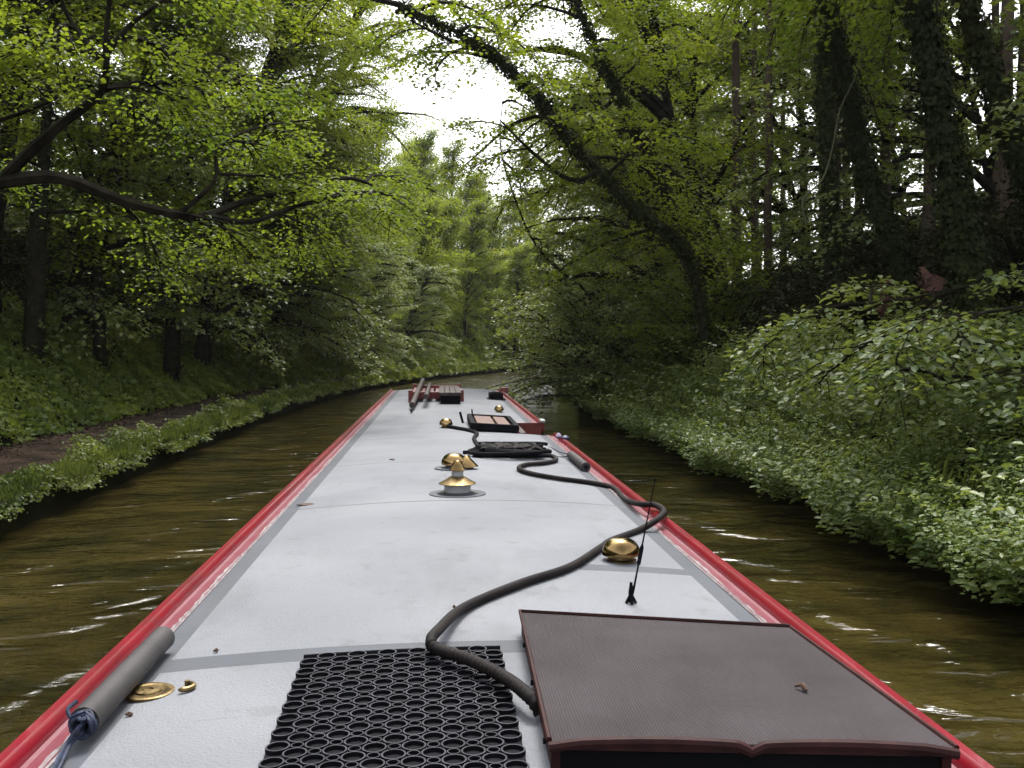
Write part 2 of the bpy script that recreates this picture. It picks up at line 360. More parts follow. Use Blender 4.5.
def place(k, X, Y, side, sc=1.0, rot=0, label=None, group=None, cat='tree', dz=0):
    o = protos[k]
    if used[k]: o = copy_thing(o)
    used[k] = True
    o.location = (X, Y, float(H(X, Y))+dz); base = 0 if side < 0 else math.pi
    o.rotation_euler = (0, 0, base+rot); o.scale = (sc, sc, sc*random.uniform(.93, 1.07))
    zone = 'on the left slope above the towpath' if side < 0 else 'on the right bank behind the undergrowth'
    if not label:
        where = 'near' if Y < 30 else ('in the middle distance' if Y < 55 else 'far off round the bend')
        label = f'{KINDS[k]} {where} {zone}'; group = f'{KINDS[k]}s {where} {zone}'
    tag(o, label, cat, group)
    return o
# left slope
LT = [(0,-9.6,18.5,-.2),(1,-10.0,23,.3),(0,-9.4,27.5,.2),(3,-11.5,22,0),(1,-9.4,32,.1),(0,-8.8,36,-.15),(2,-9.0,40,.1),
      (2,-8.6,45,.2),(3,-10.5,41,.3),(5,-9.6,49,-.2),(5,-8.6,54,.1),(4,-8.0,50,.4),(5,-8.7,59,-.1),(5,-9.3,65,.2),(5,-8.5,71,.1),(5,-8.6,77,-.2),
      (3,-14,27,.3),(5,-15,36,-.3),(0,-15,46,.2),(3,-14,56,0),(6,-13,21,0),(6,-12,28,1),(6,-16,32,2),(3,-17,20,.4),(1,-19,27,.2),(5,-21,40,0),(5,-20,54,0),
      (6,-15,16,.2),(4,-14,31,.9),(4,-13,37,.5),(5,-22,33,.6),(5,-18,24,.6),(4,-14,44,0),(5,-26,26,0),(5,-24,18,0),(4,-18,17,0),(4,-9.5,26,.1),(4,-8.8,36.5,.2),(2,-8.4,51,.3),(4,-8.6,43,.1),(2,-8.2,56,.2),(4,-8.0,61,0),(5,-8.2,67,0),(4,-8.6,47,.5),(4,-8.3,54,-.3),(4,-8.6,39.5,0),(0,-8.2,42,.1),(0,-8.2,33.5,-.15)]
for k, u, Y, r in LT: place(k, u-(0 if k == 4 else 1.3 if Y > 45 and u > -12 else 0)+float(S(Y)), Y, -1, random.uniform(.92, 1.12)*(1 if Y < 44 else .72 if Y < 48 or k == 4 else .62), r)
# right bank
RT = [(4,7.0,30,.1),(2,7.6,27,.2),(0,8.2,34,.2),(1,8.0,40,-.2),(4,6.6,37,0),(2,7.4,46,.1),(5,8.6,53,-.2),(5,8.6,62,.2),(5,8.4,72,.2),(4,6.4,44,0),(5,8,48,.2),(5,7.8,57,.5),(5,8.2,67,.1),
      (3,12,30,.3),(6,10,24,0),(6,12,20,1),(6,11.5,27,2),(6,14,23,.5),(3,14,22,.3),(6,9.5,30,.3),(1,14,36,0),(3,15,45,0),(5,14,56,0),(6,16,28,0),(6,18,24,.7),(1,19,30,0),(6,13.5,15.5,.2),(3,20,21,.4),(0,20,38,0),
      (6,11,34,.5),(6,13,40,.9),(6,12.6,33,0),(6,15.5,20,0),(6,19,18,0),
      (4,12,25,.3),(4,12,33,.4),(5,23,26,.4),(5,27,22,.9),(5,18,42,.2),(4,16,16.5,.3),(4,11.5,20,.2),(6,8.5,21,.4),(6,8,24,1.4),(6,9.5,19,2.2),(6,7.7,25.5,.8),(6,10.2,17.5,1.1),(6,10.2,22.5,1.9)]
for k, u, Y, r in RT: place(k, u+(1.3 if Y > 32 and u < 9 else 0)+float(S(Y)), Y, 1, random.uniform(.92, 1.12), r)
# closing the view where the canal bends
for k, X, Y, r in [(5,-1,84,0),(5,4,87,.2),(5,9,84,-.2),(5,14,88,0),(5,20,90,0),(5,-7,84,0),(5,1,94,0),(5,7,95,1),(5,13,97,2),(5,-4,92,1.5),(5,-2,86,.4),(5,1.5,85,1.2),(5,5,90,2.2),(5,8,88,.9),(5,12,85,1.8),(5,-10,95,.4),(5,19,100,.2),(5,4,104,0),(5,6,81,.3),(5,-5,79,.2),(5,11,80,1),(5,10,108,0),(5,-3,104,1)]:
    place(k, X, Y, -1, random.uniform(.56,.76), r-1.2, f'{KINDS[k]} closing the view beyond the bend', f'{KINDS[k]}s closing the view beyond the bend')

# ------------------------------------------------------------------ single trees
def path_tree(name, label, pix, r, forks=(), ivyn=0, lm='beech', bm='bark', limbs=18, L=3.2, leafs=26, size=.09, seed=1, from_s=.35, cat='tree', group=None, spread=.2, up=.3, az=None, ground=True, ivs=.058):
    """a tree whose stem follows (px, py, distance) points"""
    g = np.random.default_rng(seed); pts = [D(*p) for p in pix]
    if ground: pts[0].z = min(pts[0].z, float(H(pts[0].x, pts[0].y))-.1)
    base = pts[0].copy(); root = empty(name, base); pts = smooth_path([p-base for p in pts], 4)
    n = len(pts); mb = MB(); br = MB(); lv = Leaves(); rad = [r*(1-.75*i/(n-1)) for i in range(n)]
    mb.tube(pts, rad, 9, caps=False)
    allf = []
    for fk in forks:
        fp = smooth_path([D(*p)-base for p in fk[1]], 4); m = len(fp)
        br.tube(fp, [fk[0]*(1-.8*i/(m-1))+.004 for i in range(m)], 6, caps=False); allf.append((fk, fp))
    for k in range(limbs):
        s = from_s+(1-from_s)*(k+g.random())/limbs; i = min(int(s*(n-1)), n-2); p = pts[i].lerp(pts[i+1], s*(n-1)-i)
        a = g.uniform(-math.pi, math.pi) if az is None else az+g.normal(0, .9)
        limb(br, lv, p, a, up+g.normal(0, .2), L*g.uniform(.6, 1.2), .035, g, leafs, size, spread)
    for fk, fp in allf:
        m = len(fp)-1
        if fk[2]:
            for k in range(fk[2]):
                s = .25+.75*(k+g.random())/fk[2]; i = min(int(s*m), m-1); p = fp[i].lerp(fp[i+1], s*m-i); t = (fp[i+1]-fp[i]).normalized()
                a = math.atan2(t.y, t.x)+g.choice([-1, 1])*g.uniform(.3, 1.3)
                limb(br, lv, p, a, g.normal(.15, .2), (fk[3] if len(fk) > 3 else 1.8)*g.uniform(.5, 1.2), .012, g, leafs, size, spread, twig_n=6, droop=.6)
    mb.build('trunk', M[bm], root, smooth=True)
    if br.v: br.build('branches', M[bm], root, smooth=True)
    if lv.p: lv.build('crown', M[lm], root)
    if ivyn: ivy_on(pts, rad, root, g, ivyn, ivs, 1.0)
    return tag(root, label, cat, group)

# big tree off the left edge, its dark boughs cross the upper left
path_tree('overhanging_tree', 'big tree at the left edge with long dark boughs reaching over the canal',
    [(-330,330,10),(-300,230,10),(-240,60,10),(-220,-150,10),(-200,-420,10)], .26,
    forks=[(.066, [(-290,225,9.6),(-120,200,9),(0,182,8.4),(60,178,8.4),(120,200,8.6),(165,212,8.8),(200,217,9),(250,200,9.4),(300,190,9.8),(345,178,10.2),(372,185,10.6)], 5, 1.0),
           (.03, [(205,215,9),(250,222,9.3),(300,205,9.7),(350,195,10.1),(378,202,10.4)], 4, .8),
           (.022, [(180,214,8.9),(215,180,9),(218,150,9.1),(255,128,9.3),(310,120,9.5)], 3, .9),
           (.046, [(0,182,8.4),(30,152,8.3),(60,125,8.2),(95,98,8.1),(106,75,8),(106,40,7.9),(110,0,7.8),(120,-50,7.6)], 3, .9),
           (.022, [(106,55,8),(125,30,8),(150,10,8),(190,-20,8)], 2, .9),
           (.024, [(98,92,8.1),(130,84,8.2),(180,84,8.4),(210,95,8.6)], 2, .9),
           (.024, [(100,60,8),(70,20,7.9),(55,-20,7.8)], 2, .9),
           (.026, [(-262,130,10),(-150,128,9.2),(-60,130,8.5),(0,120,8.3),(60,95,8.2),(80,65,8.1)], 2, .9)],
    limbs=5, L=3.6, size=.042, leafs=105, seed=5, lm='syc', from_s=.75, az=.6, spread=.24)
path_tree('leaning_ivy_tree', 'ivy-covered tree on the right bank leaning far out over the canal with a forked top',
    [(712,330,20),(690,262,20),(640,212,19.5),(580,152,19),(535,95,18.5),(485,48,18),(400,5,17.5)], .10,
    forks=[(.05, [(553,118,18.7),(540,92,18.6),(500,60,18.4),(462,20,18.2),(430,-20,18)], 2, 1.1), (.05, [(485,48,18),(450,40,17.6),(410,20,17.3)], 2, .9),
           (.05, [(400,5,17.5),(350,-8,17),(300,-30,17)], 3, 1.3), (.05, [(600,170,19.1),(570,180,18.6),(530,150,18),(500,120,17.8)], 3, 1.2)],
    ivyn=3000, limbs=11, L=2.3, leafs=34, seed=8, from_s=.25, size=.075)
path_tree('ivy_clad_tree', 'steeply leaning ivy-clad tree on the right just behind the one arching over the canal',
    [(725,330,23),(705,270,23),(672,205,22.5),(640,140,22),(612,80,21.6),(570,-10,21),(545,-80,21)], .12, ivyn=3600, limbs=20, L=3.4, seed=9, from_s=.4, size=.085, leafs=38)
path_tree('ivy_clad_tree', 'dark ivy-clad tree leaning left, standing before the reddish stone on the right bank',
    [(915,290,15),(900,258,15),(868,180,15),(848,95,15),(830,25,15),(815,-80,15),(800,-220,15)], .12, ivyn=5500, limbs=9, L=3.2, seed=11, from_s=.74, lm='syc', size=.085, leafs=38)
path_tree('ivy_clad_tree', 'thickest dark ivy-clad trunk at the upper right of the picture, nearest the boat',
    [(985,325,11.5),(972,285,11.5),(955,200,11.5),(940,110,11.5),(925,30,11.5),(905,-90,11.5),(890,-260,11.5)], .14, ivyn=8000, limbs=8, L=3.2, seed=12, from_s=.8, lm='syc', size=.07, leafs=50, ivs=.05)
path_tree('ivy_clad_tree', 'slanting ivy-clad trunk at the right edge of the picture behind the thickest trunk',
    [(1065,300,13),(1045,230,13),(1012,135,13),(985,60,13),(962,-20,13),(945,-150,13)], .11, ivyn=5000, limbs=8, L=3, seed=13, from_s=.8, lm='syc', size=.085, leafs=38)
path_tree('ivy_clad_tree', 'upright ivy-clad trunk left of the leaning tree by the reddish stone',
    [(838,300,19),(833,240,19),(828,150,19),(822,60,19),(818,-60,19)], .11, ivyn=3600, limbs=8, L=3, seed=14, from_s=.85, lm='syc', size=.085, leafs=34)
path_tree('bare_sapling', 'thin pale green bent stem hanging among the trees on the right',
    [(806,222,12),(803,200,12),(822,180,12),(832,150,12),(840,110,12),(856,75,12),(864,40,12)], .014, bm='barkgreen', limbs=0, ground=False, cat='sapling')
path_tree('slim_sapling', 'slim arching sapling under the sky gap, leaning left over the canal',
    [(612,340,28),(590,300,28),(556,268,28),(530,235,27.5),(508,178,27),(500,140,27),(503,100,27)], .05, limbs=8, L=1.4, seed=21, from_s=.3, leafs=24, size=.1, lm='hazel', cat='sapling')
path_tree('sycamore_tree', 'leafy sycamore whose long drooping branches spread low over the right undergrowth',
    [(1190,330,10.5),(1180,200,10.5),(1150,20,10.5),(1130,-200,10.5)], .13,
    forks=[(.018, [(1185,300,10.5),(1080,300,10),(1000,310,9.5),(930,322,9.3),(860,345,9.2)], 7, 1.3), (.018, [(1185,320,10.5),(1090,345,9.4),(1010,370,8.8),(940,385,8.6)], 5, 1.0),
           (.018, [(1185,280,10.5),(1090,270,10.6),(990,282,10.8),(900,300,11.2),(830,305,11.6),(770,320,12)], 7, 1.3)],
    limbs=8, L=3, seed=31, from_s=.4, lm='hazel', size=.085, leafs=36)
# dark trunks on the left slope
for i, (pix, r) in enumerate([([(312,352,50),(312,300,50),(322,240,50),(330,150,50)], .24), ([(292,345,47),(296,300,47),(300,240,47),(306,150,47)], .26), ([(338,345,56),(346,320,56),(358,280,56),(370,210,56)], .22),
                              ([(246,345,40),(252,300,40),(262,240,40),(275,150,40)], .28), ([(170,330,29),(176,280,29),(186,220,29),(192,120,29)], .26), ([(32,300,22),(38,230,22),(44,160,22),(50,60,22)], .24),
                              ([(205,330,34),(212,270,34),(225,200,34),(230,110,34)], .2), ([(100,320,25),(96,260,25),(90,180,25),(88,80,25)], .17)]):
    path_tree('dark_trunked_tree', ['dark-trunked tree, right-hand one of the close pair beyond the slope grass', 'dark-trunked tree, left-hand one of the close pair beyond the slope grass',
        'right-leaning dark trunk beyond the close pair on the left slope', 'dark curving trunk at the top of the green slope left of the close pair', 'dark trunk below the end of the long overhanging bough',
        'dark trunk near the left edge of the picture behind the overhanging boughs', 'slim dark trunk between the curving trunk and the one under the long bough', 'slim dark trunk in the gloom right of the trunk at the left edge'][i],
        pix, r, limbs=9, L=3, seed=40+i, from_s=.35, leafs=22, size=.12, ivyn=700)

# ------------------------------------------------------------------ shrubs and undergrowth
def shrub(name, label, X, Y, rx, ry, rz, n, size, lm, seed, group=None, z=None, cat='shrub'):
    g = np.random.default_rng(seed); z0 = float(H(X, Y)) if z is None else z
    root = empty(name, (X, Y, z0)); mb = MB(); lv = Leaves()
    for k in range(n):
        a = g.uniform(0, 2*math.pi); el = g.uniform(.15, 1.35)
        d = Vector((math.cos(a)*math.cos(el)*rx, math.sin(a)*math.cos(el)*ry, math.sin(el)*rz))
        L = d.length*g.uniform(.75, 1.1)
        limb(mb, lv, (g.normal(0, .15), g.normal(0, .15), 0), math.atan2(d.y, d.x), math.atan2(d.z, math.hypot(d.x, d.y))+.35, L, .025, g, 26, size, .16, .9, 6)
    mb.build('stems', M['bark'], root, smooth=True); lv.build('foliage', M[lm], root)
    return tag(root, label, cat, group)
shrub('overhanging_bush', 'large pale-leaved bush drooping to the water beside the bow on the right', 4.6, 27, 3.4, 3.4, 4.6, 60, .10, 'hazel', 51, z=.4)
shrub('overhanging_bush', 'big dark bush behind the drooping pale bush, over the right water edge', 5.6, 33, 3.6, 3.6, 5, 50, .11, 'syc', 52, z=.8)
shrub('overhanging_bush', 'dark green bush on the right bank just beyond the bright undergrowth', 6.2, 22.5, 2.6, 3, 3.4, 46, .09, 'syc', 53)
shrub('overhanging_bush', 'far bush on the inside of the bend at the right water edge', 6.4, 41, 3, 3.4, 4.6, 40, .13, 'hazel', 54, z=.4)
for i, (X, Y) in enumerate([(7.3,17.5),(8.3,14),(7.6,20.5),(9.6,17),(9.5,21)]):
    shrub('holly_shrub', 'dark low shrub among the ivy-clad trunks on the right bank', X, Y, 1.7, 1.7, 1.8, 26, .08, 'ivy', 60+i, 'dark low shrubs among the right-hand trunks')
for i, (X, Y) in enumerate([(-10.5,13),(-11,17.5),(-10.8,22.5),(-11.2,28),(-10,33.5)]):
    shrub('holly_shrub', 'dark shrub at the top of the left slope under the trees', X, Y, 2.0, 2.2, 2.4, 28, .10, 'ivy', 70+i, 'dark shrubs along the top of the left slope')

def cover(name, u0, u1, y0, y1, n, size, h, m, edge_u=None, grow=1.0, dens=None, width=1.0, hang=0, upright=0, seed=3):
    g = np.random.default_rng(seed)
    Y = y0+(y1-y0)*g.random(n)**1.5; u = g.uniform(u0, u1, n)+.12*np.sin(Y*2.3)*np.sin(Y*.9)+.06*np.sin(Y*6.1); X = u+S(Y)
    z = H(np.where(np.abs(u) < 4.9, np.sign(u)*4.9+S(Y), X), Y)
    bumpy = .55+.45*np.sin(X*2.1+Y*1.7)*np.sin(Y*.9-X*1.3+2)+.3*np.sin(X*5+Y*4.1)
    hh = h*np.clip(bumpy, .12, 1.4)
    if hang:
        a = np.clip((4.9-np.abs(u))/hang, 0, 1); hh = hh*(1-.45*a); z = z-a**1.5*(z-.03)*(.45 if u0 < 0 else 1)
    t = g.random(n)**.6
    p = np.stack([X+g.normal(0, .05, n), Y+g.normal(0, .05, n), z+hh*t+.02], 1)
    nn = g.normal(0, .5, (n, 3)); nn[:, 2] += .9; nn[:, 0] -= np.sign(u0+u1)*.35; 
    d = g.normal(0, .8, (n, 3)); d[:, 2] -= .15; d[:, 0] -= np.sign(u0+u1)*.5
    if upright: d = g.normal(0, .35, (n, 3)); d[:, 2] += 1; nn = g.normal(0, 1, (n, 3)); nn[:, 2] *= .4
    s = size*g.uniform(.5, 1.4, n)*(1+grow*np.maximum(Y-10, 0)/30)
    lv = Leaves(); lv.p.append(p); lv.n.append(nn); lv.d.append(d); lv.s.append(s)
    return tag(lv.build(name, M[m], None, width), kind='stuff')
def nettles(name, n, u0, u1, y0, y1, m, seed, hmin=.35, hmax=.95, per=20, size=.055, lean=.5):
    """leafy stems, each with pairs of leaves, leaning towards the water"""
    g = np.random.default_rng(seed); Y = y0+(y1-y0)*g.random(n)**1.6; u = u0+(u1-u0)*g.random(n)**1.15; X = u+S(Y)
    uu = np.maximum(u, 4.75); u = u+.22*np.sin(Y*1.9)*np.sin(Y*.7+1)+.1*np.sin(Y*5.3); X = u+S(Y); z = np.maximum(H(uu+S(Y), Y)-np.clip((4.75-u)*.55, 0, .4), .16)
    patch = .5+.5*np.sin(X*1.7+Y*1.1)*np.sin(Y*.8-X*.9+1)
    h = (hmin+(hmax-hmin)*(.25+.75*g.random(n))*(.25+.95*patch))
    far = (1+.9*np.maximum(Y-12, 0)/30)
    t = np.tile(np.linspace(.12, 1, per), (n, 1)); a0 = g.uniform(0, 6.28, (n, 1)); th = a0+np.arange(per)[None]*1.62+g.normal(0, .25, (n, per))
    lx = -lean*g.uniform(.3, 1.4, (n, 1)); ly = g.normal(0, .3, (n, 1)); hh = h[:, None]
    px = X[:, None]+lx*hh*t**1.7; py = Y[:, None]+ly*hh*t**1.7; pz = z[:, None]+hh*(t-.22*t**3)
    d = np.stack([np.cos(th), np.sin(th), -.35+.5*t+g.normal(0, .15, th.shape)], -1)
    nn = np.stack([-np.cos(th)*.25, -np.sin(th)*.25, np.ones_like(th)], -1)+g.normal(0, .22, (n, per, 3)); nn[..., 0] -= .2
    sz = size*g.uniform(.6, 1.5, (n, 1))*(1.15-.55*t)*g.uniform(.8, 1.2, th.shape)*far[:, None]
    p = np.stack([px, py, pz], -1)+d*.012
    lv = Leaves(); lv.p.append(p.reshape(-1, 3)); lv.n.append(nn.reshape(-1, 3)); lv.d.append(d.reshape(-1, 3)); lv.s.append(sz.reshape(-1))
    return tag(lv.build(name, M[m], None, .85), kind='stuff')
tag(nettles('nettles', 4600, 3.9, 6.6, 5, 44, 'under', 3, .2, 1.0, 22, size=.066), 'bright leafy nettles covering the right bank down to the water', 'undergrowth')
tag(nettles('brambles', 750, 4.0, 6.9, 5, 40, 'hazel', 23, .3, 1.15, 18, .105, .9), 'larger pale bramble leaves among the nettles of the right bank', 'undergrowth')
tag(nettles('willowherb', 1500, 4.0, 6.8, 5, 40, 'slope', 33, .4, 1.3, 30, .05, .5), 'taller fine-leaved green plants standing out of the nettles on the right bank', 'undergrowth')
tag(cover('long_grass', 4.1, 6.8, 5, 40, 3500, .17, .45, 'grass', upright=1, width=.05, seed=34), 'loose long grass blades among the nettles on the right bank', 'grass')
tag(cover('undergrowth', 4.3, 7.2, 5, 46, 40000, .05, .35, 'slope', hang=.9, seed=3), 'low dark-green plants between the nettles of the right bank', 'undergrowth')
tag(cover('slope_plants', -40, -6.5, 75, 150, 40000, .2, .6, 'slope', grow=.4, seed=15), 'green plants covering the far slope beyond the bend', 'ground cover')
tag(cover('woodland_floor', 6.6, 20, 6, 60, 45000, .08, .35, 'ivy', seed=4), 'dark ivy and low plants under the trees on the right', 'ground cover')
tag(cover('slope_plants', -13, -6.8, 6, 75, 110000, .075, .32, 'slope', grow=1.4, seed=5), 'ivy and low green plants covering the slope left of the towpath', 'ground cover')
tag(cover('slope_plants', -24, -13, 8, 60, 25000, .12, .4, 'slope', seed=14), 'dark low plants high up in the wood on the left', 'ground cover')
tag(cover('slope_grass', -11, -6.9, 6, 75, 34000, .12, .12, 'slope', upright=1, width=.16, grow=.8, seed=6), 'long grass growing through the plants of the left slope', 'grass')
tag(cover('verge_grass', -5.0, -4.5, 5, 75, 52000, .085, .10, 'grass', upright=1, width=.17, grow=.5, seed=7), 'light green grass along the towpath edge above the water', 'grass')
tag(cover('verge_plants', -5.0, -4.42, 5, 75, 60000, .042, .36, 'grass', grow=1.2, hang=.45, seed=8), 'small leafy plants overhanging the left water edge', 'ground cover')

g = np.random.default_rng(77); n = 5200; Y = 6+60*g.random(n)**1.6; u = np.where(g.random(n) < .6, -6.9+g.exponential(.35, n), -5.0-g.exponential(.25, n)); u = np.clip(u, -7.1, -4.95)
X = u+S(Y); lv = Leaves(); lv.p.append(np.stack([X, Y, H(X, Y)+.035+.01*g.random(n)], 1)); nn = g.normal(0, .25, (n, 3)); nn[:, 2] = 1; lv.n.append(nn); lv.d.append(g.normal(0, 1, (n, 3))); lv.s.append(.05*g.uniform(.5, 1.4, n)*(1+np.maximum(Y-12, 0)/40))
tag(lv.build('fallen_leaves', M['dead']), 'brown fallen leaves and litter along the edges of the towpath', 'leaf litter', kind='stuff')
# red stone on the right bank
st = MB(); g = np.random.default_rng(3)
import bmesh
bm = bmesh.new(); bmesh.ops.create_icosphere(bm, subdivisions=3, radius=.6)
for v in bm.verts:
    n = .75+.25*math.sin(v.co.x*9+v.co.y*5)+.15*math.sin(v.co.z*14+v.co.y*11); v.co = Vector((v.co.x*1.1, v.co.y*.7, v.co.z*.8))*n
me = bpy.data.meshes.new('rock'); bm.to_mesh(me); bm.free(); me.materials.append(M['stone'])
rk = bpy.data.objects.new('rock', me); COL.objects.link(rk); rk.location = (7.85, 16.2, float(H(7.85, 16.2))+.45)
tag(rk, 'reddish-brown sandstone lump on the slope beside the leaning ivy-clad trunk on the right', 'rock')

# ------------------------------------------------------------------ the boat
ZR = 1.25; XL, XR = -.814, .986; XC = (XL+XR)/2; Y0, Y1 = 1.25, 16.4; HW = (XR-XL)/2
IN = .098                                  # rail and worn ledge
XI0, XI1 = XL+IN, XR-IN
def rz(x):                                 # height of the cambered roof
    return ZR+.05*(1-((x-XC)/HW)**2)
def RP(px, py):                            # roof point seen there
    z = ZR
    for _ in range(4): p = P(px, py, z); z = rz(p.x)
    return Vector((p.x, p.y, z))
boat = empty('narrowboat', (XC, Y0, 0)); tag(boat, 'long narrowboat with a pale grey roof edged in red, seen from its stern', 'boat')
def part(mb, name, m, parent=None, **k):
    o = mb.build(name, m, parent or boat, **k)
    o.matrix_parent_inverse = Matrix.Translation(-Vector(boat.location)) if parent is None else Matrix.Identity(4)
    return o
# hull with a pointed bow, and cabin sides
hb = MB(); prof = []
hx = 1.05
out = [(-hx, -1.2), (-hx, 15.5), (-hx*.86, 16.8), (-hx*.55, 17.9), (-.04, 18.8), (.04, 18.8), (hx*.55, 17.9), (hx*.86, 16.8), (hx, 15.5), (hx, -1.2), (hx*.7, -1.9), (-hx*.7, -1.9)]
n = len(out)
hb.add([(XC+x*.96, y, -.45) for x, y in out]+[(XC+x, y, .5 + max(0, y-14)*.05) for x, y in out], [(i, (i+1) % n, n+(i+1) % n, n+i) for i in range(n)]+[tuple(range(n))[::-1], tuple(range(n, 2*n))])
part(hb, 'hull', M['hull'])
HY0, HY1, HX = 8.3, 9.4, .665             # side hatch opening
ys_c = [Y0, HY0, HY1, Y1]
cs = MB()
cs.add([(XL+.02,Y0,ZR-.012),(XL+.02,Y1,ZR-.012),(XL-.07,Y1,.5),(XL-.07,Y0,.5)], [(0,1,2,3)])
for a, b, zt in ((Y0,HY0,ZR-.012),(HY0,HY1,.95),(HY1,Y1,ZR-.012)):
    f = (ZR-.012-zt)/(ZR-.512); x = XR-.02+.09*f
    cs.add([(x,a,zt),(x,b,zt),(XR+.07,b,.5),(XR+.07,a,.5)], [(3,2,1,0)])
cs.add([(XL+.02,Y1-.01,ZR-.012),(XR-.02,Y1-.01,ZR-.012),(XR+.07,Y1-.01,.5),(XL-.07,Y1-.01,.5)], [(0,1,2,3)])
cs.add([(XL+.02,Y0+.01,ZR-.012),(XR-.02,Y0+.01,ZR-.012),(XR+.07,Y0+.01,.5),(XL-.07,Y0+.01,.5)], [(3,2,1,0)])
part(cs, 'cabin_side', M['navy'])
# roof, painted panels edged by smooth grey bands; thin seams between the steel sheets
SEAMS = [P(440, y, ZR+.045).y for y in (648, 568, 502, 461, 437, 419, 408)]
BW = .062
xs = [XI0, XI0+BW]+[XI0+BW+(XI1-XI0-2*BW)*i/16 for i in range(1, 16)]+[XI1-BW, XI1]
xs = sorted(xs+[HX])
yc = [Y0, HY0, HY1, Y1]; bands = []
for i, s in enumerate(SEAMS):
    w = [.05, .045, .012, .008, .008, .008, .008][i]
    bands.append((s-w, s+w, 1 if i < 2 else 2)); yc += [s-w, s+w]
yc = sorted(yc+list(np.arange(1.6, 16, .9)))
yf = [yc[0]]
for y in yc[1:]:
    if y-yf[-1] > .002: yf.append(y)
rf = MB(); v = []; f = []; mi = []
for y in yf:
    for x in xs:
        sag = .012*math.sin(y*1.9) * (1-((x-XC)/HW)**2)*.35
        v.append((x, y, rz(x)+sag))
nx = len(xs)
for j in range(len(yf)-1):
    ym = (yf[j]+yf[j+1])/2
    for i in range(nx-1):
        xm = (xs[i]+xs[i+1])/2
        if xm > HX and HY0 < ym < HY1: continue
        k = 1 if (xm < XI0+BW or xm > XI1-BW) else 0
        for a, b, kk in bands:
            if a < ym < b and not (a < SEAMS[1] < b and xm < .45): k = kk
        f.append((j*nx+i, j*nx+i+1, (j+1)*nx+i+1, (j+1)*nx+i)); mi.append(k)
rf.add(v, f); rf.m = mi
part(rf, 'roof', [M['roof_light'], M['roof_band'], M['seam']], smooth=True)
fr = MB(); fr.extrude([(XI0, rz(XI0)-.02)]+[(x, rz(x)+.0) for x in xs]+[(XI1, rz(XI1)-.02)], Y1, Y1+.025)
part(fr, 'roof_edge', M['roof_band'])
# worn ledge, chipped white line and red grab rail each side
def rail(side, y0, y1):
    X = XL if side < 0 else XR; s = 1 if side < 0 else -1
    z0 = rz(XI0)
    poly = [(X, ZR-.06), (X, ZR+.024), (X+s*.008, ZR+.033), (X+s*.030, ZR+.036), (X+s*.042, ZR+.028), (X+s*.046, ZR+.015), (X+s*.046, ZR-.03)]
    if s < 0: poly = poly[::-1]
    a = MB(); a.extrude(poly, y0, y1); h = part(a, 'handrail', M['red'], smooth=True)
    poly = [(X+s*.0465, ZR-.03), (X+s*.0465, ZR+.010), (X+s*.056, ZR+.008), (X+s*(IN-.002), z0+.006), (X+s*(IN-.002), z0-.02)]
    if s < 0: poly = poly[::-1]
    b = MB(); b.extrude(poly, y0, y1); part(b, 'ledge', M['pink'])
    c = MB()
    g = np.random.default_rng(5+side); yy = np.arange(y0, y1, .03); w = .004+.004*np.sin(yy*7)*np.sin(yy*1.3)+g.uniform(-.003, .005, len(yy)); n = len(yy)
    c.add([(X+s*(IN-.003-max(ww, .0005)), y, z0+.0085) for y, ww in zip(yy, w)]+[(X+s*(IN+.003), y, rz(X+s*(IN+.003))+.002) for y in yy], [((i, i+1, n+i+1, n+i) if s < 0 else (i, n+i, n+i+1, i+1)) for i in range(n-1)])
    part(c, 'paint_edge', M['chalk'])
rail(-1, Y0, Y1); rail(1, Y0, HY0-.02); rail(1, HY1+.02, Y1)
# side hatch: red lining, lid folded back on the roof
hl = MB()
hl.box(HX+.002, XR-.03, HY1, HY1+.02, ZR-.34, ZR+.03)
hl.box(HX-.02, HX, HY0, HY1, ZR-.34, rz(HX)+.012)
hl.box(HX, XR-.03, HY0-.02, HY0, ZR-.34, ZR+.014)
part(hl, 'hatch_lining', M['rust'])
ht = MB(); ht.box(HX+.002, XR-.04, HY0+.002, HY1-.002, ZR-.42, ZR-.40); part(ht, 'hatch_shelf', M['plank'])
hp = MB(); hp.box(HX+.004, HX+.05, HY0+.01, HY1-.01, ZR-.02, ZR+.035); part(hp, 'hatch_trim', M['plank'])
wl = MB(); wl.box(XR-.05, XR+.0, HY1-.10, HY1+.08, ZR+.037, ZR+.065); part(wl, 'hatch_catch', M['white'], bevel=.01)
# lid
LX0, LX1 = .25, .655
lid = MB(); zt = .055
Mx = Matrix.Translation((LX1, 0, rz(LX1)+.012)) @ Matrix.Rotation(R(3.5), 4, 'Y')
W = LX1-LX0
lid.box(-W, 0, HY0+.0, HY0+.05, 0, zt, M=Mx); lid.box(-W, 0, HY1-.05, HY1, 0, zt, M=Mx); lid.box(-W, -W+.04, HY0+.05, HY1-.05, 0, zt, M=Mx); lid.box(-.04, 0, HY0+.05, HY1-.05, 0, zt, M=Mx)
lid.box(-W+.04, -.04, HY0+.05, HY1-.05, 0, .02, M=Mx)
lo = part(lid, 'hatch_lid', M['black'])
def sub(mb, name, m, par, **k):
    o = mb.build(name, m, par, **k); return o
lp = MB()
for (a, b) in ((-W+.06, -.19), (-.17, -.06)): lp.box(a, b, HY0+.08, HY1-.08, .0205, .046, M=Mx)
sub(lp, 'panel', M['woodpink'], lo, bevel=.005)
stay = MB(); stay.tube([D(463,423,8.6), D(461,416,8.6), (D(460,412,8.6))], .012, 6)
stay.tube([Vector((LX0+.05, HY1-.1, rz(.3)+.06)), Vector((LX0+.045, HY1-.1, rz(.3)+.12))], .008, 6)
